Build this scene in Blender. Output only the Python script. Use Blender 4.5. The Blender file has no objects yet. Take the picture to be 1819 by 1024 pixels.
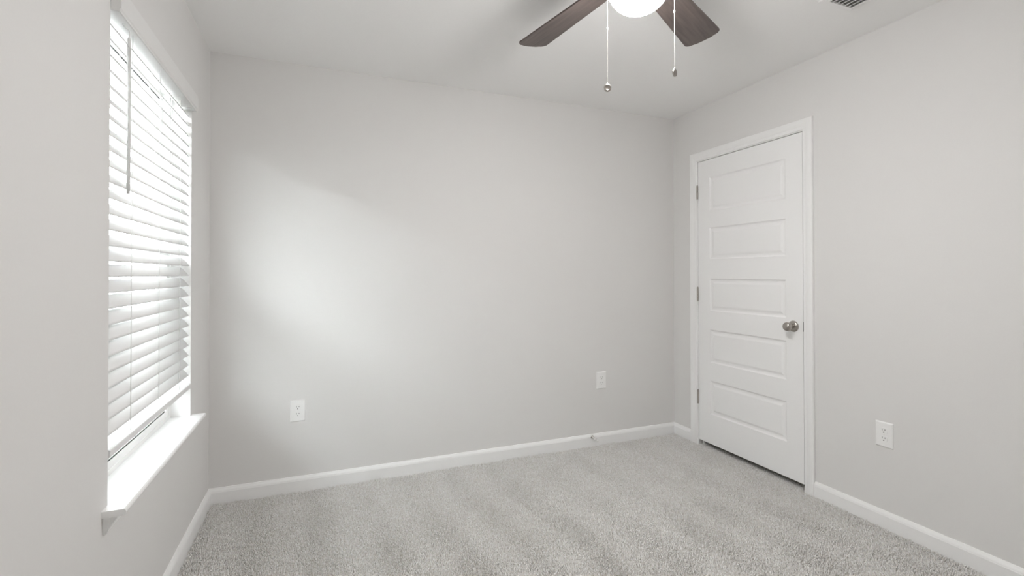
import bpy, bmesh, math, random
import numpy as np
from mathutils import Vector, Matrix

random.seed(7)
sc = bpy.context.scene
COL = sc.collection
PI = math.pi

# ------------------------------------------------------------------ camera
W, H = 3.113, 2.44            # room width and ceiling height
REAR = -3.50                  # y of the wall behind the photographer
CAM = Vector((0.5638, -2.9982, 1.2312))
YAW, PITCH, ROLL, FPX, SHY = 0.3783, 0.0086, -0.0011, 849.03, -32.0
fw = Vector((math.sin(YAW) * math.cos(PITCH), math.cos(YAW) * math.cos(PITCH), math.sin(PITCH)))
rt = Vector((math.cos(YAW), -math.sin(YAW), 0))
up = rt.cross(fw)
rt, up = rt * math.cos(ROLL) + up * math.sin(ROLL), up * math.cos(ROLL) - rt * math.sin(ROLL)
cd = bpy.data.cameras.new('camera')
cam = bpy.data.objects.new('camera', cd)
COL.objects.link(cam)
cam.matrix_world = Matrix(((rt.x, up.x, -fw.x, CAM.x), (rt.y, up.y, -fw.y, CAM.y), (rt.z, up.z, -fw.z, CAM.z), (0, 0, 0, 1)))
cd.sensor_width = 36
cd.lens = FPX * 36 / 1819
cd.shift_y = SHY / 1819
cd.clip_start = 0.02
sc.camera = cam

# ------------------------------------------------------------------ sky, exposure
world = bpy.data.worlds.new('overcast_sky')
sc.world = world
world.use_nodes = True
wn = world.node_tree
bg = wn.nodes['Background']
bg.inputs['Color'].default_value = (0.93, 0.965, 1.0, 1)
# hazy daylight: bright near the horizon, brightest round the veiled sun, darker overhead
SKY = 17.0
SUN_DIR = Vector((-0.66, -0.68, 0.31)).normalized()
def wmath(op, a, b=None, clamp=False):
    n_ = wn.nodes.new('ShaderNodeMath'); n_.operation = op; n_.use_clamp = clamp
    for i_, v_ in enumerate((a, b)):
        if v_ is None: continue
        if isinstance(v_, (int, float)): n_.inputs[i_].default_value = v_
        else: wn.links.new(v_, n_.inputs[i_])
    return n_.outputs[0]
wtc = wn.nodes.new('ShaderNodeTexCoord')
wsep = wn.nodes.new('ShaderNodeSeparateXYZ')
wn.links.new(wtc.outputs['Generated'], wsep.inputs[0])
wz = wmath('MAXIMUM', wsep.outputs['Z'], 0.0)
wfall = wmath('ADD', wmath('MULTIPLY', wmath('POWER', wmath('SUBTRACT', 1.0, wz), 2.0), 0.94), 0.06)
wdot = wn.nodes.new('ShaderNodeVectorMath'); wdot.operation = 'DOT_PRODUCT'
wn.links.new(wtc.outputs['Generated'], wdot.inputs[0])
wdot.inputs[1].default_value = SUN_DIR
wglow = wmath('MULTIPLY', wmath('POWER', wmath('MAXIMUM', wdot.outputs['Value'], 0.0), 7.0), 0.9)
wn.links.new(wmath('MULTIPLY', wmath('ADD', wfall, wglow), SKY), bg.inputs['Strength'])
sc.view_settings.view_transform = 'Standard'
sc.view_settings.look = 'None'
sc.view_settings.gamma = 1.0
sc.view_settings.use_curve_mapping = False
sc.view_settings.exposure = 1.36
LAMP_STRENGTH = 70.0
sc.cycles.max_bounces = 16
sc.cycles.diffuse_bounces = 12
sc.cycles.transparent_max_bounces = 12
sc.cycles.sample_clamp_indirect = 6.0
sc.cycles.use_denoising = True


# ------------------------------------------------------------------ materials
def mat(name, color, rough=0.6, metal=0.0, spec=0.5):
    m = bpy.data.materials.new(name)
    m.use_nodes = True
    b = m.node_tree.nodes['Principled BSDF']
    b.inputs['Base Color'].default_value = (*color, 1)
    b.inputs['Roughness'].default_value = rough
    b.inputs['Metallic'].default_value = metal
    b.inputs['Specular IOR Level'].default_value = spec
    return m


def add_noise(m, scale, amount, bump=0.0, dist=0.002, stretch=None, detail=4):
    """object-space noise: varies the base colour by +-amount and adds a bump"""
    nt = m.node_tree
    b = nt.nodes['Principled BSDF']
    base = list(b.inputs['Base Color'].default_value)
    tc = nt.nodes.new('ShaderNodeTexCoord')
    mp = nt.nodes.new('ShaderNodeMapping')
    nt.links.new(tc.outputs['Object'], mp.inputs['Vector'])
    if stretch:
        mp.inputs['Scale'].default_value = stretch
    nz = nt.nodes.new('ShaderNodeTexNoise')
    nz.inputs['Scale'].default_value = scale
    nz.inputs['Detail'].default_value = detail
    nt.links.new(mp.outputs['Vector'], nz.inputs['Vector'])
    if amount:
        r = nt.nodes.new('ShaderNodeValToRGB')
        r.color_ramp.elements[0].position = 0.3
        r.color_ramp.elements[1].position = 0.7
        r.color_ramp.elements[0].color = [c * (1 - amount) for c in base[:3]] + [1]
        r.color_ramp.elements[1].color = [min(1, c * (1 + amount)) for c in base[:3]] + [1]
        nt.links.new(nz.outputs['Fac'], r.inputs['Fac'])
        nt.links.new(r.outputs['Color'], b.inputs['Base Color'])
    if bump:
        bp = nt.nodes.new('ShaderNodeBump')
        bp.inputs['Strength'].default_value = bump
        bp.inputs['Distance'].default_value = dist
        nt.links.new(nz.outputs['Fac'], bp.inputs['Height'])
        nt.links.new(bp.outputs['Normal'], b.inputs['Normal'])
    return m


WALL = add_noise(mat('wall_paint', (0.742, 0.734, 0.725), 0.75, spec=0.3), 160, 0.006, 0.12, 0.001)
CEIL = add_noise(mat('ceiling_paint', (0.90, 0.899, 0.896), 0.9, spec=0.2), 120, 0.006, 0.15, 0.0015)
TRIM = add_noise(mat('trim_enamel', (0.88, 0.88, 0.878), 0.38), 30, 0.004, 0.03, 0.001)
DOORM = add_noise(mat('door_enamel', (0.88, 0.88, 0.879), 0.42), 60, 0.004, 0.03, 0.001)
VINYL = add_noise(mat('white_vinyl', (0.86, 0.86, 0.855), 0.4), 30, 0.004)
SLATM = add_noise(mat('white_faux_wood', (0.85, 0.85, 0.85), 0.45), 14, 0.006, stretch=(4, 0.3, 4))
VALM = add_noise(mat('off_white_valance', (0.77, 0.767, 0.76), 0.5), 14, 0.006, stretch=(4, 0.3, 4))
CORD = mat('white_cord', (0.86, 0.86, 0.85), 0.8)
WAND = mat('clear_grey_wand', (0.76, 0.76, 0.75), 0.3)
PLATE = add_noise(mat('white_outlet_plastic', (0.87, 0.87, 0.865), 0.35), 30, 0.003)
SLOT = mat('dark_slot', (0.05, 0.05, 0.05), 0.7)
NICKEL = add_noise(mat('satin_nickel', (0.46, 0.43, 0.40), 0.28, 1.0), 60, 0.05)
CHROME = add_noise(mat('bright_nickel', (0.72, 0.71, 0.69), 0.22, 1.0), 60, 0.04)
CHAIN = mat('pale_bead_chain', (0.66, 0.64, 0.60), 0.5)
RUBBER = mat('white_rubber', (0.82, 0.82, 0.80), 0.7)
DUCT = mat('dark_duct', (0.19, 0.185, 0.175), 0.8)
GASKET = mat('dark_gasket', (0.06, 0.06, 0.06), 0.7)
GROUND = add_noise(mat('sandy_soil', (0.40, 0.385, 0.36), 0.9), 2.0, 0.08)
SUBFLOOR = add_noise(mat('carpet_backing', (0.60, 0.57, 0.53), 0.95, spec=0.1), 90, 0.1)

WOOD = mat('dark_walnut', (0.098, 0.076, 0.068), 0.42)
add_noise(WOOD, 9, 0.27, 0.05, 0.001, stretch=(0.6, 9, 9), detail=6)

# carpet fibre: fleck of three beiges
CARPET = mat('beige_frieze_fibre', (0.915, 0.882, 0.832), 0.95, spec=0.05)
add_noise(CARPET, 120, 0.20, detail=2)

# lamp bowl, gives off warm light
BOWL = bpy.data.materials.new('lit_opal_glass')
BOWL.use_nodes = True
b_ = BOWL.node_tree.nodes['Principled BSDF']
b_.inputs['Base Color'].default_value = (0.9, 0.88, 0.84, 1)
b_.inputs['Roughness'].default_value = 0.3
b_.inputs['Emission Color'].default_value = (1.0, 0.984, 0.970, 1)
b_.inputs['Emission Strength'].default_value = LAMP_STRENGTH

GLASS = bpy.data.materials.new('window_glass')
GLASS.use_nodes = True
nt = GLASS.node_tree
nt.nodes.clear()
out = nt.nodes.new('ShaderNodeOutputMaterial')
mx = nt.nodes.new('ShaderNodeMixShader')
tr = nt.nodes.new('ShaderNodeBsdfTransparent')
tr.inputs['Color'].default_value = (0.88, 0.895, 0.89, 1)
gl = nt.nodes.new('ShaderNodeBsdfGlossy')
gl.inputs['Roughness'].default_value = 0.02
mx.inputs['Fac'].default_value = 0.05
nt.links.new(tr.outputs['BSDF'], mx.inputs[1])
nt.links.new(gl.outputs['BSDF'], mx.inputs[2])
nt.links.new(mx.outputs['Shader'], out.inputs['Surface'])


# fine grey insect mesh added to dim the lower sash: open weave, about half of it holes (each of its two faces lets two thirds through)
MESH = bpy.data.materials.new('grey_dimming_mesh')
MESH.use_nodes = True
nt = MESH.node_tree
mb_ = nt.nodes['Principled BSDF']
mb_.inputs['Base Color'].default_value = (0.10, 0.10, 0.10, 1)
mb_.inputs['Roughness'].default_value = 0.8
mb_.inputs['Alpha'].default_value = 0.33


# ------------------------------------------------------------------ mesh helpers
def box(bm, x0, x1, y0, y1, z0, z1, bev=0.0, mi=0):
    vs = [bm.verts.new((x, y, z)) for x in (x0, x1) for y in (y0, y1) for z in (z0, z1)]
    fs = []
    for q in ((0, 1, 3, 2), (4, 6, 7, 5), (0, 4, 5, 1), (2, 3, 7, 6), (0, 2, 6, 4), (1, 5, 7, 3)):
        f = bm.faces.new([vs[i] for i in q])
        f.material_index = mi
        fs.append(f)
    if bev:
        es = list({e for f in fs for e in f.edges})
        r = bmesh.ops.bevel(bm, geom=es, offset=bev, segments=2, profile=0.6, affect='EDGES')
        for f in r['faces']:
            f.material_index = mi
    return vs


def prism(bm, prof, p0, ax_u, ax_v, vec, mi=0):
    """extrude the closed 2-D profile (u, v) from p0 along vec"""
    p0, ax_u, ax_v, vec = map(Vector, (p0, ax_u, ax_v, vec))
    a = [bm.verts.new(p0 + ax_u * u + ax_v * v) for u, v in prof]
    b = [bm.verts.new(p0 + ax_u * u + ax_v * v + vec) for u, v in prof]
    n = len(prof)
    for i in range(n):
        j = (i + 1) % n
        bm.faces.new((a[i], a[j], b[j], b[i])).material_index = mi
    bm.faces.new(a[::-1]).material_index = mi
    bm.faces.new(b).material_index = mi


def lathe(bm, prof, seg=40, mat4=None, mi=0):
    """revolve (r, z) about z, then transform by mat4"""
    mat4 = mat4 or Matrix()
    rings = []
    for r, z in prof:
        if r < 1e-6:
            rings.append([bm.verts.new(mat4 @ Vector((0, 0, z)))])
        else:
            rings.append([bm.verts.new(mat4 @ Vector((r * math.cos(2 * PI * k / seg), r * math.sin(2 * PI * k / seg), z))) for k in range(seg)])
    for A, B in zip(rings, rings[1:]):
        for k in range(seg):
            a0, a1 = A[k % len(A)], A[(k + 1) % len(A)]
            b0, b1 = B[k % len(B)], B[(k + 1) % len(B)]
            vs = []
            for v in (a0, a1, b1, b0):
                if v not in vs:
                    vs.append(v)
            if len(vs) >= 3:
                f = bm.faces.new(vs)
                f.material_index = mi
                f.smooth = True


def tube(bm, pts, r, seg=8, mi=0):
    pts = [Vector(p) for p in pts]
    rings = []
    ref = None
    for i, p in enumerate(pts):
        t = (pts[min(i + 1, len(pts) - 1)] - pts[max(i - 1, 0)]).normalized()
        if ref is None:
            ref = t.cross(Vector((0.3, 0.9, 0.2)) if abs(t.y) < 0.9 else Vector((1, 0, 0))).normalized()
        ref = (ref - t * ref.dot(t)).normalized()
        s = t.cross(ref)
        rings.append([bm.verts.new(p + ref * r * math.cos(2 * PI * k / seg) + s * r * math.sin(2 * PI * k / seg)) for k in range(seg)])
    for A, B in zip(rings, rings[1:]):
        for k in range(seg):
            f = bm.faces.new((A[k], A[(k + 1) % seg], B[(k + 1) % seg], B[k]))
            f.smooth = True
            f.material_index = mi
    bm.faces.new(rings[0][::-1]).material_index = mi
    bm.faces.new(rings[-1]).material_index = mi


def obj(name, bm, mats, parent=None, loc=None, rot=None, smooth_angle=None):
    me = bpy.data.meshes.new(name)
    bmesh.ops.recalc_face_normals(bm, faces=bm.faces)
    bm.to_mesh(me)
    bm.free()
    for m in (mats if isinstance(mats, (list, tuple)) else [mats]):
        me.materials.append(m)
    o = bpy.data.objects.new(name, me)
    COL.objects.link(o)
    if parent:
        o.parent = parent
    if loc is not None:
        o.location = loc
    if rot is not None:
        o.rotation_euler = rot
    return o


def tag(o, label=None, cat=None, group=None, kind=None):
    if label: o['label'] = label
    if cat: o['category'] = cat
    if group: o['group'] = group
    if kind: o['kind'] = kind
    return o


def struct(name, bm, m, label, cat):
    return tag(obj(name, bm, m), label, cat, kind='structure')


def thing(name, label, cat, loc=(0, 0, 0), rotz=0, group=None, kind=None):
    o = bpy.data.objects.new(name, None)
    o.empty_display_size = 0.1
    COL.objects.link(o)
    o.location = loc
    o.rotation_euler = (0, 0, rotz)
    return tag(o, label, cat, group, kind)


def copy_tree(o, parent=None):
    c = o.copy()
    COL.objects.link(c)
    if parent:
        c.parent = parent
    for ch in list(o.children):
        copy_tree(ch, c)
    return c


B = bmesh.new

# ------------------------------------------------------------------ room shell
TW = 0.13                      # wall thickness
WY0, WY1 = -1.310, -0.392      # window opening along the left wall
WZ0, WZ1 = 0.559, 2.072
DY0, DY1, DZ = -1.098, -0.241, 2.065   # rough opening of the door in the right wall
FZ = -0.014                    # carpet backing; the pile rises to z = 0

bm = B(); box(bm, -TW, W + TW, REAR - TW, TW, FZ - 0.15, FZ)
struct('floor', bm, SUBFLOOR, 'room floor under the beige carpet pile', 'floor')
bm = B(); box(bm, -TW, W + TW, REAR - TW, TW, H, H + 0.12)
struct('ceiling', bm, CEIL, 'flat off-white painted ceiling', 'ceiling')
bm = B(); box(bm, -TW, W + TW, 0, TW, FZ, H)
struct('wall_back', bm, WALL, 'plain light grey wall with two outlets', 'wall')
bm = B(); box(bm, -TW, W + TW, REAR - TW, REAR, FZ, H)
struct('wall_front', bm, WALL, 'light grey wall behind the photographer', 'wall')
bm = B()
box(bm, -TW, 0, REAR, WY0, FZ, H)
box(bm, -TW, 0, WY1, 0, FZ, H)
box(bm, -TW, 0, WY0, WY1, FZ, WZ0)
box(bm, -TW, 0, WY0, WY1, WZ1, H)
struct('wall_left', bm, WALL, 'light grey wall around the window opening', 'wall')
bm = B()
box(bm, W, W + TW, REAR, DY0, FZ, H)
box(bm, W, W + TW, DY1, 0, FZ, H)
box(bm, W, W + TW, DY0, DY1, DZ, H)
box(bm, W + TW - 0.01, W + TW, DY0, DY1, FZ, DZ)
struct('wall_right', bm, WALL, 'light grey wall around the white door', 'wall')

# baseboards: profile (depth from wall, height)
BP = [(0, FZ), (0.014, FZ), (0.014, 0.056), (0.0125, 0.060), (0.0125, 0.062), (0.0105, 0.067), (0.007, 0.073), (0.005, 0.0775), (0, 0.0785)]
CAS_Y0, CAS_Y1 = -1.146, -0.193
bm = B(); prism(bm, BP, (0, 0, 0), (0, -1, 0), (0, 0, 1), (W, 0, 0))
struct('baseboard_back', bm, TRIM, 'white baseboard along the back wall', 'baseboard')
bm = B(); prism(bm, BP, (0, REAR, 0), (1, 0, 0), (0, 0, 1), (0, -REAR, 0))
struct('baseboard_left', bm, TRIM, 'white baseboard below the window', 'baseboard')
bm = B()
prism(bm, BP, (W, CAS_Y1, 0), (-1, 0, 0), (0, 0, 1), (0, -CAS_Y1, 0))
prism(bm, BP, (W, REAR, 0), (-1, 0, 0), (0, 0, 1), (0, CAS_Y0 - REAR, 0))
struct('baseboard_right', bm, TRIM, 'white baseboard along the door wall', 'baseboard')

# door casing, mitred: profile (offset outwards from its inner edge, thickness)
CI_Y0, CI_Y1, CI_Z = -1.086, -0.253, 2.0525
CP = [(0, 0), (0, 0.008), (0.003, 0.0105), (0.012, 0.0115), (0.018, 0.0115), (0.024, 0.014), (0.036, 0.0165), (0.050, 0.0175), (0.057, 0.0165), (0.060, 0.013), (0.060, 0)]
bm = B()
rows = []
for o_, t_ in CP:
    rows.append([bm.verts.new(p) for p in ((W - t_, CI_Y1 + o_, FZ), (W - t_, CI_Y1 + o_, CI_Z + o_), (W - t_, CI_Y0 - o_, CI_Z + o_), (W - t_, CI_Y0 - o_, FZ))])
for i in range(len(rows)):
    A_, B_ = rows[i], rows[(i + 1) % len(rows)]
    for k in range(3):
        bm.faces.new((A_[k], A_[k + 1], B_[k + 1], B_[k]))
struct('trim_1', bm, TRIM, 'white moulded casing around the door', 'door casing')
# jamb lining of the door opening with its stop
bm = B()
JX = W + TW - 0.012
box(bm, W - 0.0005, JX, -0.259, DY1, FZ, DZ)
box(bm, W - 0.0005, JX, DY0, -1.080, FZ, DZ)
box(bm, W - 0.0005, JX, -1.080, -0.259, 2.0475, DZ)
box(bm, W + 0.040, W + 0.075, -0.272, -0.259, FZ, 2.0475)
box(bm, W + 0.040, W + 0.075, -1.080, -1.067, FZ, 2.0475)
box(bm, W + 0.040, W + 0.075, -1.067, -0.272, 2.0345, 2.0475)
struct('trim_2', bm, TRIM, 'white jamb lining the door opening', 'door jamb')

# ------------------------------------------------------------------ door
SY0, SY1, SZ0, SZ1 = -1.0765, -0.2625, 0.032, 2.0435
PY0, PY1 = -0.968, -0.371
PZ = [(0.240, 0.477), (0.605, 0.837), (0.970, 1.197), (1.336, 1.559), (1.676, 1.916)]
bm = B()
XF = W + 0.001


def V(x, y, z): return bm.verts.new((x, y, z))


ys = [SY0, PY0, PY1, SY1]
zs = [SZ0] + [z for p in PZ for z in p] + [SZ1]
grid = [[V(XF, y, z) for z in zs] for y in ys]
for i in range(3):
    for j in range(len(zs) - 1):
        q = (grid[i][j], grid[i + 1][j], grid[i + 1][j + 1], grid[i][j + 1])
        if i == 1 and j % 2 == 1:
            prev = list(q)
            y0, y1, z0, z1 = ys[1], ys[2], zs[j], zs[j + 1]
            for ins, dep in ((0.004, 0.0035), (0.008, 0.0065), (0.014, 0.0075), (0.022, 0.0068), (0.033, 0.0030), (0.037, 0.0024)):
                cur = [V(XF + dep, y, z) for y, z in ((y0 + ins, z0 + ins), (y1 - ins, z0 + ins), (y1 - ins, z1 - ins), (y0 + ins, z1 - ins))]
                for k in range(4):
                    bm.faces.new((prev[k], prev[(k + 1) % 4], cur[(k + 1) % 4], cur[k]))
                prev = cur
            bm.faces.new(prev)
        else:
            bm.faces.new(q)
back = [V(XF + 0.035, y, z) for y, z in ((SY0, SZ0), (SY1, SZ0), (SY1, SZ1), (SY0, SZ1))]
bm.faces.new(back)
n = len(zs)
bm.faces.new([grid[0][j] for j in range(n)] + [back[3], back[0]])
bm.faces.new([grid[3][j] for j in range(n)] + [back[2], back[1]])
bm.faces.new([grid[i][0] for i in range(4)] + [back[1], back[0]])
bm.faces.new([grid[i][-1] for i in range(4)] + [back[2], back[3]])
door = struct('door_1', bm, DOORM, 'closed white door with five horizontal moulded panels and a nickel knob', 'door')
for hz in (1.825, 1.084, 0.339):
    bm = B()
    for k in range(5):                                   # knuckles
        z0 = hz - 0.049 + k * 0.0196
        lathe(bm, [(0, z0), (0.0058, z0), (0.0062, z0 + 0.001), (0.0062, z0 + 0.0182), (0.0058, z0 + 0.0192), (0, z0 + 0.0192)], 14, Matrix.Translation((W - 0.0055, -0.2608, 0)))
    lathe(bm, [(0, hz + 0.048), (0.0045, hz + 0.048), (0.0045, hz + 0.052), (0.002, hz + 0.054), (0, hz + 0.054)], 12, Matrix.Translation((W - 0.0055, -0.2608, 0)))
    box(bm, W - 0.0035, W + 0.03, -0.2618, -0.2600, hz - 0.049, hz + 0.049)
    box(bm, W - 0.0012, W + 0.0005, -0.2600, -0.2545, hz - 0.049, hz + 0.049)
    tag(obj('hinge', bm, NICKEL, door), 'satin nickel hinge')
KY, KZ = -1.0165, 0.926
MX = Matrix.Translation((W + 0.001, KY, KZ)) @ Matrix.Rotation(-PI / 2, 4, 'Y')     # lathe z -> -x
bm = B()
lathe(bm, [(0.012, 0.012), (0.0115, 0.022), (0.0125, 0.030), (0.017, 0.034), (0.0225, 0.040), (0.0255, 0.047), (0.0262, 0.053), (0.0245, 0.060), (0.019, 0.066), (0.010, 0.0685), (0, 0.069)], 40, MX)
knob = tag(obj('door_knob', bm, NICKEL, door), 'round satin nickel knob')
bm = B()
lathe(bm, [(0.0325, 0), (0.0325, 0.003), (0.031, 0.006), (0.026, 0.0095), (0.018, 0.0125), (0.011, 0.0135), (0, 0.0135)], 40, MX)
obj('rosette', bm, NICKEL, knob)
bm = B()
box(bm, W - 0.0012, W + 0.02, -1.0795, -1.0765, 0.901, 0.957)
tag(obj('latch', bm, GASKET, door), 'dark latch at the door edge')

# ------------------------------------------------------------------ window
win = thing('window_1', 'white double-hung window behind the blind with a wooden stool', 'window', (0, 0, 0), kind='structure')
FX0, FX1 = -0.128, -0.078
bm = B()
fwid = 0.030
for (a, b, c, d) in ((WY0, WY0 + fwid, WZ0, WZ1), (WY1 - fwid, WY1, WZ0, WZ1), (WY0 + fwid, WY1 - fwid, WZ0, 0.594), (WY0 + fwid, WY1 - fwid, WZ1 - fwid, WZ1)):
    box(bm, FX0, FX1, a, b, c, d)
obj('window_frame', bm, VINYL, win)
SA, SB = WY0 + fwid, WY1 - fwid
ZM = 1.318


def sash(x0, x1, z0, z1, rail_b, rail_t, nm):
    bm = B()
    st = 0.030
    box(bm, x0, x1, SA, SA + st, z0, z1)
    box(bm, x0, x1, SB - st, SB, z0, z1)
    box(bm, x0, x1, SA + st, SB - st, z0, z0 + rail_b)
    box(bm, x0, x1, SA + st, SB - st, z1 - rail_t, z1)
    s = obj(nm, bm, VINYL, win)
    bm = B()
    xm = (x0 + x1) / 2
    box(bm, xm - 0.002, xm + 0.002, SA + st, SB - st, z0 + rail_b, z1 - rail_t)
    obj('pane', bm, GLASS, s)
    bm = B()
    g = 0.004
    for (a, b, c, d) in ((SA + st, SB - st, z0 + rail_b, z0 + rail_b + g), (SA + st, SB - st, z1 - rail_t - g, z1 - rail_t)):
        box(bm, x1 - 0.006, x1 - 0.003, a, b, c, d)
    obj('gasket', bm, GASKET, s)


sash(-0.100, -0.080, 0.594, ZM + 0.018, 0.026, 0.036, 'lower_sash')
sash(-0.124, -0.104, ZM - 0.018, WZ1 - fwid, 0.036, 0.028, 'upper_sash')
bm = B()
for a_, b_, c_, d_ in ((SA, SA + 0.014, 0.592, ZM), (SB - 0.014, SB, 0.592, ZM), (SA + 0.014, SB - 0.014, 0.592, 0.606), (SA + 0.014, SB - 0.014, ZM - 0.014, ZM)):
    box(bm, -0.136, -0.129, a_, b_, c_, d_)
scr = obj('added_screen_frame', bm, VINYL, win)  # insect screen added outside to cut daylight on slats and sill
bm = B()
box(bm, -0.1332, -0.1326, SA + 0.014, SB - 0.014, 0.606, ZM - 0.014)
obj('added_dimming_mesh', bm, MESH, scr)
# stool and apron
ST = 0.577
bm = B()
prof = [(-0.080, ST - 0.018), (0.0, ST - 0.018), (0.048, ST - 0.018), (0.0535, ST - 0.016), (0.0565, ST - 0.0115), (0.0572, ST - 0.008), (0.0555, ST - 0.003), (0.051, ST), (-0.080, ST)]
box(bm, -0.080, 0, WY0 + 0.0005, WY1 - 0.0005, ST - 0.018, ST)
prism(bm, [p for p in prof if p[0] >= 0] + [(0, ST)], (0, -1.354, 0), (1, 0, 0), (0, 0, 1), (0, 0.994, 0))
obj('window_sill', bm, TRIM, win)
bm = B()
prism(bm, [(0, 0.507), (0.006, 0.507), (0.010, 0.512), (0.010, 0.522), (0.013, 0.530), (0.015, 0.540), (0.015, 0.559), (0, 0.559)], (0, -1.342, 0), (1, 0, 0), (0, 0, 1), (0, 0.970, 0))
obj('apron', bm, TRIM, win)

# ------------------------------------------------------------------ blind
blind = thing('window_blind', 'white two-inch slatted blind in the window, slats tilted down towards the room', 'blind', (0, 0, 0))
BY0, BY1 = WY0 + 0.006, WY1 - 0.008
SX, TH = -0.0235, math.radians(50)
NS, PZ0, PP = 27, 0.7847, 0.0458
bm = B()
for i in range(NS):
    zc = PZ0 + PP * i + random.uniform(-0.0008, 0.0008)
    th = TH + random.uniform(-0.02, 0.02)
    c, s = math.cos(th), math.sin(th)
    top, bot = [], []
    for k in range(9):
        u = (k / 8 - 0.5) * 0.050
        crown = 0.0022 * (1 - (2 * u / 0.05) ** 2)
        for lst, t in ((top, 0.0014), (bot, -0.0014)):
            v = crown + t * (0.9 if k in (0, 8) else 1)
            lst.append((u * c + v * s, -u * s + v * c))
    prism(bm, top + bot[::-1], (SX, BY0, zc), (1, 0, 0), (0, 0, 1), (0, BY1 - BY0, 0))
for f in bm.faces:
    f.smooth = len(f.verts) == 4
obj('slats', bm, SLATM, blind)
bm = B()
box(bm, -0.052, 0.010, BY0, BY1, 2.004, 2.050, 0.002)
obj('headrail', bm, SLATM, blind)
VALP = [(0.001, 1.990), (0.021, 1.990), (0.0215, 1.995), (0.0255, 1.999), (0.026, 2.004), (0.026, 2.052), (0.023, 2.057), (0.023, 2.064), (0.018, 2.071), (0.001, 2.071)]
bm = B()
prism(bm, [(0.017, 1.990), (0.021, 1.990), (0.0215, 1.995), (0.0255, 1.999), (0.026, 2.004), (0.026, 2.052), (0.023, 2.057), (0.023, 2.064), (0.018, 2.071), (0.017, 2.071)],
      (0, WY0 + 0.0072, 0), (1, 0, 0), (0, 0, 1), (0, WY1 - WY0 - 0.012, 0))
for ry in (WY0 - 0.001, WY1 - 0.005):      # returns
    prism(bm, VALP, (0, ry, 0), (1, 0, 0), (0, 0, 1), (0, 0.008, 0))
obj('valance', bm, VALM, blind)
# bottom rail, lying almost level
RT = math.radians(8)
bm = B()
RC = Vector((-0.022, 0, 0.7206))
w2, t2 = 0.0255, 0.0128
pr = [(-w2, -t2), (w2 - 0.003, -t2), (w2, -t2 + 0.003), (w2, t2 - 0.004), (w2 - 0.002, t2 - 0.0008), (w2 - 0.008, t2), (-w2 + 0.003, t2), (-w2, t2 - 0.003)]
c, s = math.cos(RT), math.sin(RT)
prism(bm, [(u * c + v * s, -u * s + v * c) for u, v in pr], (RC.x, BY0, RC.z), (1, 0, 0), (0, 0, 1), (0, BY1 - BY0, 0))
rail = obj('bottom_rail', bm, SLATM, blind)
LY = (-1.115, -0.832, -0.548)
for ly in LY:
    bm = B()
    hx = 0.0262 * math.cos(TH)
    for dx, dz in ((hx, -0.0262 * math.sin(TH)), (-hx, 0.0262 * math.sin(TH))):
        tube(bm, [(SX + dx, ly, 0.730), (SX + dx, ly, 1.4), (SX + dx, ly, 2.005)], 0.0013, 6)
    for i in range(NS):                                 # rungs under each slat
        zc = PZ0 + PP * i - 0.0022
        tube(bm, [(SX + hx, ly, zc - 0.0262 * math.sin(TH)), (SX - hx, ly, zc + 0.0262 * math.sin(TH))], 0.0006, 4)
    obj('ladder_cord', bm, CORD, blind)
    bm = B()
    lathe(bm, [(0, -0.002), (0.006, -0.002), (0.0065, 0), (0.005, 0.002), (0, 0.003)], 16, Matrix.Translation((RC.x + w2 * c + 0.001, ly + 0.004, RC.z - w2 * s)) @ Matrix.Rotation(RT + PI / 2 - 0.5, 4, 'Y'))
    box(bm, RC.x + w2 * c - 0.006, RC.x + w2 * c + 0.002, ly - 0.004, ly + 0.004, RC.z - w2 * s - 0.006, RC.z - w2 * s + 0.011, 0.001)
    obj('cord_plug', bm, CORD, rail)
# tilt wand
bm = B()
tube(bm, [(0.012, -1.206, 1.948), (0.0135, -1.2065, 1.70), (0.012, -1.208, 1.478)], 0.0054, 6)
wand = tag(obj('tilt_wand', bm, WAND, blind), 'grey tilt wand')
bm = B()
tube(bm, [(-0.004, -1.2055, 1.999), (0.0, -1.2055, 1.990), (0.004, -1.2055, 1.986), (0.011, -1.2055, 1.983), (0.0128, -1.2058, 1.975), (0.0125, -1.206, 1.945)], 0.0016, 6)
lathe(bm, [(0, 0), (0.0055, 0), (0.0055, 0.024), (0.003, 0.030), (0, 0.030)], 10, Matrix.Translation((0.012, -1.206, 1.928)))
tag(obj('wand_hook', bm, VINYL, wand), 'clear white hook')

# ------------------------------------------------------------------ wall outlets


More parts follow.
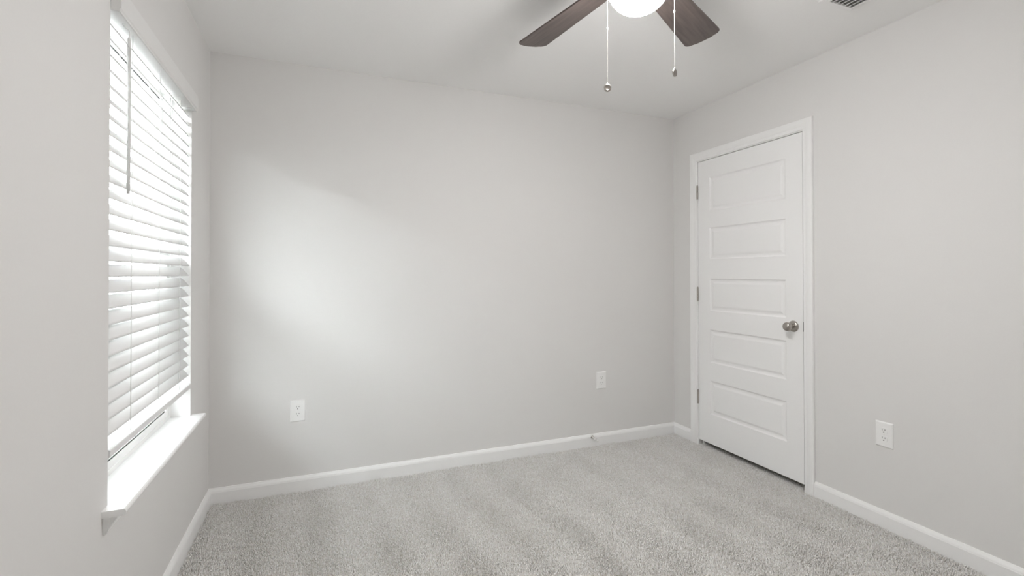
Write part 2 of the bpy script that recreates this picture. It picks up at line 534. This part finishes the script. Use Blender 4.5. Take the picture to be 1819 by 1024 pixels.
def make_outlet():
    t = thing('wall_outlet', 'x', 'outlet')
    bm = B()
    hw, hh = 0.0400, 0.0615
    rings = []
    for ins, d in ((0, 0), (0, 0.0018), (0.0015, 0.0035), (0.004, 0.0052), (0.0065, 0.0060)):
        rings.append([bm.verts.new((-d, sy * (hw - ins), sz * (hh - ins))) for sy, sz in ((-1, -1), (1, -1), (1, 1), (-1, 1))])
    for A_, B_ in zip(rings, rings[1:]):
        for k in range(4):
            bm.faces.new((A_[k], A_[(k + 1) % 4], B_[(k + 1) % 4], B_[k]))
    bm.faces.new(rings[-1])
    bm.faces.new(rings[0])
    obj('cover_plate', bm, PLATE, t)
    for s in (1, -1):
        bm = B()
        zc = s * 0.0195
        pts = []
        for k in range(40):
            a = 2 * PI * k / 40
            y, z = 0.0172 * math.cos(a), 0.0172 * math.sin(a)
            pts.append((y, max(-0.0142, min(0.0142, z)) + zc))
        prism(bm, pts, (-0.0055, 0, 0), (0, 1, 0), (0, 0, 1), (-0.0030, 0, 0))
        for yy, hh_ in ((-0.0063, 0.0035), (0.0063, 0.0043)):
            box(bm, -0.0087, -0.0083, yy - 0.0011, yy + 0.0011, zc + 0.0045 - hh_, zc + 0.0045 + hh_, mi=1)
        lathe(bm, [(0.0026, 0.0083), (0.0026, 0.0087), (0, 0.0087)], 14, Matrix.Translation((0, 0, zc - 0.0075)) @ Matrix.Rotation(-PI / 2, 4, 'Y'), mi=1)
        obj('receptacle', bm, [PLATE, SLOT], t)
    bm = B()
    lathe(bm, [(0.0032, 0.0058), (0.0030, 0.0066), (0.0015, 0.0070), (0, 0.0070)], 14, Matrix.Rotation(-PI / 2, 4, 'Y'))
    obj('screw', bm, PLATE, t)
    return t


o1 = make_outlet()
o1['group'] = 'wall outlets'
for i, (loc, rz, lab) in enumerate((
        ((W, -1.498, 0.447), 0, 'white duplex outlet low on the wall right of the door'),
        ((0.437, 0, 0.452), PI / 2, 'white duplex outlet on the back wall near the window corner'),
        ((2.452, 0, 0.459), PI / 2, 'white duplex outlet on the back wall above the spring door stop'))):
    o = o1 if i == 0 else copy_tree(o1)
    o.location = loc
    o.rotation_euler = (0, 0, rz)
    o['label'] = lab

# ------------------------------------------------------------------ spring door stop
stop = thing('door_stop', 'small springy metal door stop with white tip on the back baseboard', 'door stop', (2.368, -0.014, 0.0605))
AX = Matrix.Rotation(PI / 2 + 0.12, 4, 'X') @ Matrix.Rotation(0.10, 4, 'Y')      # lathe z -> -y, drooping a little
bm = B()
lathe(bm, [(0.0115, -0.0005), (0.0115, 0.002), (0.0085, 0.005), (0.0065, 0.011), (0, 0.011)], 24, AX)
obj('mounting_base', bm, NICKEL, stop)
bm = B()
hel = []
for k in range(17 * 12 + 1):
    a = 2 * PI * k / 12
    r = 0.0062 - 0.0018 * k / (17 * 12)
    hel.append(AX @ Vector((r * math.cos(a), r * math.sin(a), 0.009 + 0.048 * k / (17 * 12))))
tube(bm, hel, 0.0013, 6)
obj('spring', bm, CHROME, stop)
bm = B()
lathe(bm, [(0.005, 0.055), (0.0065, 0.056), (0.0068, 0.066), (0.0055, 0.070), (0, 0.071)], 20, AX)
tag(obj('rubber_tip', bm, RUBBER, stop), 'white rubber tip')

# ------------------------------------------------------------------ ceiling vent
VX0, VX1, VY0, VY1 = 2.606, 2.812, -1.885, -1.541
vent = thing('ceiling_vent', 'white louvred air vent in the ceiling near the door wall', 'vent', (0, 0, 0))
bm = B()
fr_ = 0.028
ring = []
for ins, z in ((0, H), (0, H - 0.003), (0.004, H - 0.006), (fr_ - 0.004, H - 0.010), (fr_, H - 0.010), (fr_, H - 0.001)):
    ring.append([bm.verts.new(p) for p in ((VX0 + ins, VY0 + ins, z), (VX1 - ins, VY0 + ins, z), (VX1 - ins, VY1 - ins, z), (VX0 + ins, VY1 - ins, z))])
for A_, B_ in zip(ring, ring[1:]):
    for k in range(4):
        bm.faces.new((A_[k], A_[(k + 1) % 4], B_[(k + 1) % 4], B_[k]))
obj('vent_frame', bm, TRIM, vent)
bm = B()
nl = 6
wv = (VX1 - VX0 - 2 * fr_) / nl
for k in range(nl + 1):
    xc = VX0 + fr_ + wv * k
    xc = min(max(xc, VX0 + fr_ + 0.004), VX1 - fr_ - 0.004)
    prism(bm, [(-0.0045, H - 0.011), (-0.003, H - 0.012), (0.0045, H - 0.004), (0.003, H - 0.003)], (xc, VY0 + fr_, 0), (1, 0, 0), (0, 0, 1), (0, VY1 - VY0 - 2 * fr_, 0))
obj('louvers', bm, TRIM, vent)
bm = B()
box(bm, VX0 + fr_ - 0.003, VX1 - fr_ + 0.003, VY0 + fr_ - 0.003, VY1 - fr_ + 0.003, H - 0.0018, H - 0.0006)
tag(obj('duct_opening', bm, DUCT, vent), 'dark duct behind the louvers')

# ------------------------------------------------------------------ ceiling fan
FC = Vector((1.573, -1.642, H))
fan = thing('ceiling_fan', 'five-blade ceiling fan with dark wood blades and lit bowl', 'ceiling fan', FC)
bm = B(); lathe(bm, [(0.0, 0), (0.075, 0), (0.075, -0.012), (0.066, -0.035), (0.045, -0.050), (0.03, -0.055), (0, -0.055)], 48)
obj('canopy', bm, NICKEL, fan)
bm = B(); lathe(bm, [(0.0, -0.05), (0.05, -0.052), (0.085, -0.062), (0.108, -0.080), (0.112, -0.105), (0.112, -0.128), (0.100, -0.146), (0.080, -0.152), (0, -0.152)], 56)
obj('motor_housing', bm, NICKEL, fan)
bm = B(); lathe(bm, [(0, -0.150), (0.06, -0.150), (0.066, -0.158), (0.066, -0.190), (0.075, -0.200), (0.106, -0.206), (0.112, -0.213), (0.113, -0.234), (0.111, -0.237), (0.108, -0.235), (0.1065, -0.220), (0.0, -0.216)], 56)  # skirt lowered over the bowl rim to cut sideways lamp light
obj('light_fitter', bm, NICKEL, fan)
bm = B()
pr_ = []
for k in range(15):
    a = PI / 2 * k / 14
    pr_.append((0.104 * math.cos(a) if k < 14 else 0, -0.222 - 0.088 * math.sin(a)))
lathe(bm, pr_, 56)
tag(obj('lamp_bowl', bm, BOWL, fan), 'glowing white glass bowl')

bz = 2.286 - H
bladm = bm = B()
outl = []
L0, L1, wr, wt = 0.185, 0.66, 0.112, 0.156


def wid(x): return wr / 2 + (wt - wr) / 2 * (x - L0) / (L1 - L0)


rc = 0.030
for k in range(7):
    a = PI * (1 - k / 6) / 2
    outl.append((L1 - rc + rc * math.cos(PI / 2 * (1 - k / 6)) , wid(L1) - rc + rc * math.sin(PI / 2 * (1 - k / 6))))
outl[0] = (L1 - rc, wid(L1 - rc))
tip_bow = [(L1 + 0.006, wid(L1) * 0.4), (L1 + 0.007, 0), (L1 + 0.006, -wid(L1) * 0.4)]
half = [(L0 + 0.012, wid(L0)), ] + outl
full = [(L0, wid(L0) - 0.012)] + half + tip_bow + [(x, -y) for x, y in half[::-1]] + [(L0, -wid(L0) + 0.012)]
prism(bm, full, (0, 0, -0.003), (1, 0, 0), (0, 1, 0), (0, 0, 0.006))
blade0 = obj('blade', bm, WOOD, fan)
bm = B()
prism(bm, [(0.095, -0.016), (0.15, -0.014), (0.185, -0.038), (0.255, -0.034), (0.272, -0.012), (0.272, 0.012), (0.255, 0.034), (0.185, 0.038), (0.15, 0.014), (0.095, 0.016)], (0, 0, 0.003), (1, 0, 0), (0, 1, 0), (0, 0, 0.005))
iron0 = obj('blade_arm', bm, NICKEL, blade0)
PH = math.radians(100.33)
for k in range(5):
    bl = blade0 if k == 0 else blade0.copy()
    if k:
        COL.objects.link(bl)
        bl.parent = fan
        ir = iron0.copy()
        COL.objects.link(ir)
        ir.parent = bl
    bl.location = (0, 0, bz)
    bl.rotation_mode = 'XYZ'
    bl.rotation_euler = (Matrix.Rotation(PH - k * 2 * PI / 5, 3, 'Z') @ Matrix.Rotation(math.radians(-10.1), 3, 'X')).to_euler()
# pull chains, beaded
for nm, (cx, cy), zb, joint, lab in (('chain', (1.472, -1.6015), 1.883, 2.073, 'fan'), ('chain', (1.6865, -1.6865), 1.935, 2.133, 'light')):
    px_, py_ = cx - FC.x, cy - FC.y
    bm = B()
    d = math.hypot(px_, py_)
    tube(bm, [(px_ * 0.85, py_ * 0.85, -0.214), (px_ * 0.95, py_ * 0.95, -0.216), (px_, py_, -0.224), (px_, py_, zb - H)], 0.0007, 5)
    z = -0.228
    while z > zb - H:
        bmesh.ops.create_uvsphere(bm, u_segments=6, v_segments=4, radius=0.0010, matrix=Matrix.Translation((px_, py_, z)))
        z -= 0.0042
    lathe(bm, [(0, 0.005), (0.0022, 0.004), (0.0026, 0), (0.0022, -0.004), (0, -0.005)], 10, Matrix.Translation((px_, py_, joint - H)))
    ch = obj('pull_chain', bm, CHAIN, fan)
    bm = B()
    view = Vector((CAM.x - cx, CAM.y - cy, 0)).normalized()
    if lab == 'fan':      # round medallion, seen face on
        M_ = Matrix.Translation((px_, py_, zb - H - 0.0135)) @ Vector((0, 0, 1)).rotation_difference((view + Vector((0.25, 0, 0))).normalized()).to_matrix().to_4x4()
    else:                 # the same, seen almost edge on
        side = view.cross(Vector((0, 0, 1))) * -1 + view * 0.42
        M_ = Matrix.Translation((px_, py_, zb - H - 0.0135)) @ Vector((0, 0, 1)).rotation_difference(side.normalized()).to_matrix().to_4x4()
    lathe(bm, [(0, -0.0025), (0.007, -0.0025), (0.0085, -0.004), (0.0125, -0.0035), (0.0130, 0), (0.0125, 0.0035), (0.0085, 0.004), (0.007, 0.0025), (0, 0.0025)], 28, M_)
    lathe(bm, [(0, 0.004), (0.0018, 0.003), (0.0018, -0.004), (0, -0.004)], 10, Matrix.Translation((px_, py_, zb - H + 0.001)))
    obj('pendant', bm, NICKEL, ch)

# ------------------------------------------------------------------ outside
bm = B(); box(bm, -14, -TW - 0.02, -16, 14, -0.55, -0.35)
struct('ground', bm, GROUND, 'pale ground outside the window', 'ground')

bm = B()
box(bm, -0.95, -TW - 0.005, -5.0, 1.5, 2.50, 2.53)  # soffit and fascia added to keep steep skylight off the blind
box(bm, -0.98, -0.95, -5.0, 1.5, 2.46, 2.66)
struct('trim_3', bm, TRIM, 'white roof soffit and fascia added outside to block the steep skylight', 'eaves')
# house added next door to block the low sky: siding wall with a low roof, its eave about 18 degrees above the window
SIDING = add_noise(mat('pale_siding', (0.72, 0.72, 0.70), 0.8), 3, 0.03)
SHINGLE = add_noise(mat('grey_shingles', (0.16, 0.155, 0.15), 0.9), 12, 0.3)
NX = -3.5
house = thing('added_house', 'pale sided house added next door to block the low sky', 'house', (NX, -3, -0.35))
bm = B()
box(bm, -8, 0, -9, 11, 0, 3.30)
for k in range(16):
    prism(bm, [(0, 0.05 + 0.2 * k), (0.022, 0.05 + 0.2 * k), (0, 0.245 + 0.2 * k)], (0, -9, 0), (1, 0, 0), (0, 0, 1), (0, 20, 0))
obj('house_wall', bm, SIDING, house)
bm = B()
prism(bm, [(0.4, 3.27), (0.4, 3.41), (-4, 4.75), (-8.4, 3.41), (-8.4, 3.27)], (0, -9.4, 0), (1, 0, 0), (0, 0, 1), (0, 20.8, 0))
obj('roof', bm, SHINGLE, house)

# ------------------------------------------------------------------ carpet pile (tens of thousands of tufts: one object)
rng = np.random.default_rng(11)


def field(x, y, seed, n=14, fmin=0.6, fmax=4.0):
    r = np.random.default_rng(seed)
    v = np.zeros_like(x)
    for _ in range(n):
        f = r.uniform(fmin, fmax); a = r.uniform(0, 2 * PI); p = r.uniform(0, 2 * PI)
        v += np.sin(2 * PI * f * (x * math.cos(a) + y * math.sin(a)) + p) / n ** 0.5
    return v


def scatter(x0, x1, y0, y1, step):
    nx, ny = int((x1 - x0) / step), int((y1 - y0) / step)
    gx, gy = np.meshgrid(np.arange(nx) + 0.5, np.arange(ny) + 0.5)
    gx = x0 + (gx.ravel() + rng.uniform(-0.5, 0.5, nx * ny)) * step
    gy = y0 + (gy.ravel() + rng.uniform(-0.5, 0.5, nx * ny)) * step
    return gx, gy


xa, ya = scatter(0.016, W - 0.016, -2.25, -0.016, 0.0056)
xb, yb = scatter(0.016, W - 0.016, REAR + 0.016, -2.25, 0.0075)
xc_, yc_ = scatter(W - 0.016, W + 0.06, -1.066, -0.272, 0.0056)
X = np.concatenate([xa, xb, xc_]); Y = np.concatenate([ya, yb, yc_])
big = np.concatenate([np.ones(len(xa)), np.full(len(xb), 1.6), np.ones(len(xc_))])
N = len(X)
# lean of the pile: vacuum strokes fanning out from the door side, plus small random curl
stroke = np.sin(2 * PI * (X * 3.7 + Y * 0.45 + 0.14 * field(X, Y, 3, 8, 0.3, 1.2)))
patch = field(X, Y, 5, 16, 0.5, 2.6)
lean = 0.26 * np.tanh(2.2 * stroke) + 0.20 * np.tanh(patch)
ang = rng.uniform(0, 2 * PI, N)
lx = lean * 0.25 + 0.75 * np.cos(ang) * rng.uniform(0.3, 1, N)
ly = lean * 0.85 + 0.75 * np.sin(ang) * rng.uniform(0.3, 1, N)
hgt = rng.uniform(0.0095, 0.0180, N) * (1 + 0.06 * patch)
rad = rng.uniform(0.0018, 0.0029, N) * big
a0 = rng.uniform(0, 2 * PI, N)
K = 3
verts = np.zeros((N, 2 * K + 1, 3), dtype=np.float32)
for lev, (zf, rf, sf) in enumerate(((0.0, 0.9, 0.0), (0.62, 1.05, 0.35))):
    for k in range(K):
        a = a0 + 2 * PI * k / K + lev * 0.7
        verts[:, lev * K + k, 0] = X + rad * rf * np.cos(a) + lx * hgt * sf * 0.8
        verts[:, lev * K + k, 1] = Y + rad * rf * np.sin(a) + ly * hgt * sf * 0.8
        verts[:, lev * K + k, 2] = FZ + hgt * zf
verts[:, 2 * K, 0] = X + lx * hgt * 0.85
verts[:, 2 * K, 1] = Y + ly * hgt * 0.85
verts[:, 2 * K, 2] = FZ + hgt
xmax = np.where((Y > -1.066) & (Y < -0.272), W + 0.06, W - 0.0145)[:, None]
verts[:, :, 0] = np.clip(verts[:, :, 0], 0.0145, xmax)
verts[:, :, 1] = np.clip(verts[:, :, 1], REAR + 0.002, -0.0145)
tri = []
for k in range(K):
    j = (k + 1) % K
    tri += [(k, j, K + j), (k, K + j, K + k), (K + k, K + j, 2 * K)]
tri = np.array(tri, dtype=np.int32)
faces = (np.arange(N, dtype=np.int32)[:, None, None] * (2 * K + 1) + tri[None]).reshape(-1)
nf = len(faces) // 3
me = bpy.data.meshes.new('carpet_pile')
me.vertices.add(N * (2 * K + 1))
me.vertices.foreach_set('co', verts.reshape(-1))
me.loops.add(nf * 3)
me.loops.foreach_set('vertex_index', faces)
me.polygons.add(nf)
me.polygons.foreach_set('loop_start', np.arange(0, nf * 3, 3, dtype=np.int32))
me.polygons.foreach_set('use_smooth', np.ones(nf, dtype=bool))
me.update(calc_edges=True)
me.materials.append(CARPET)
pile = bpy.data.objects.new('carpet', me)
COL.objects.link(pile)
tag(pile, 'short fluffy beige carpet pile covering the room floor', 'carpet', kind='stuff')
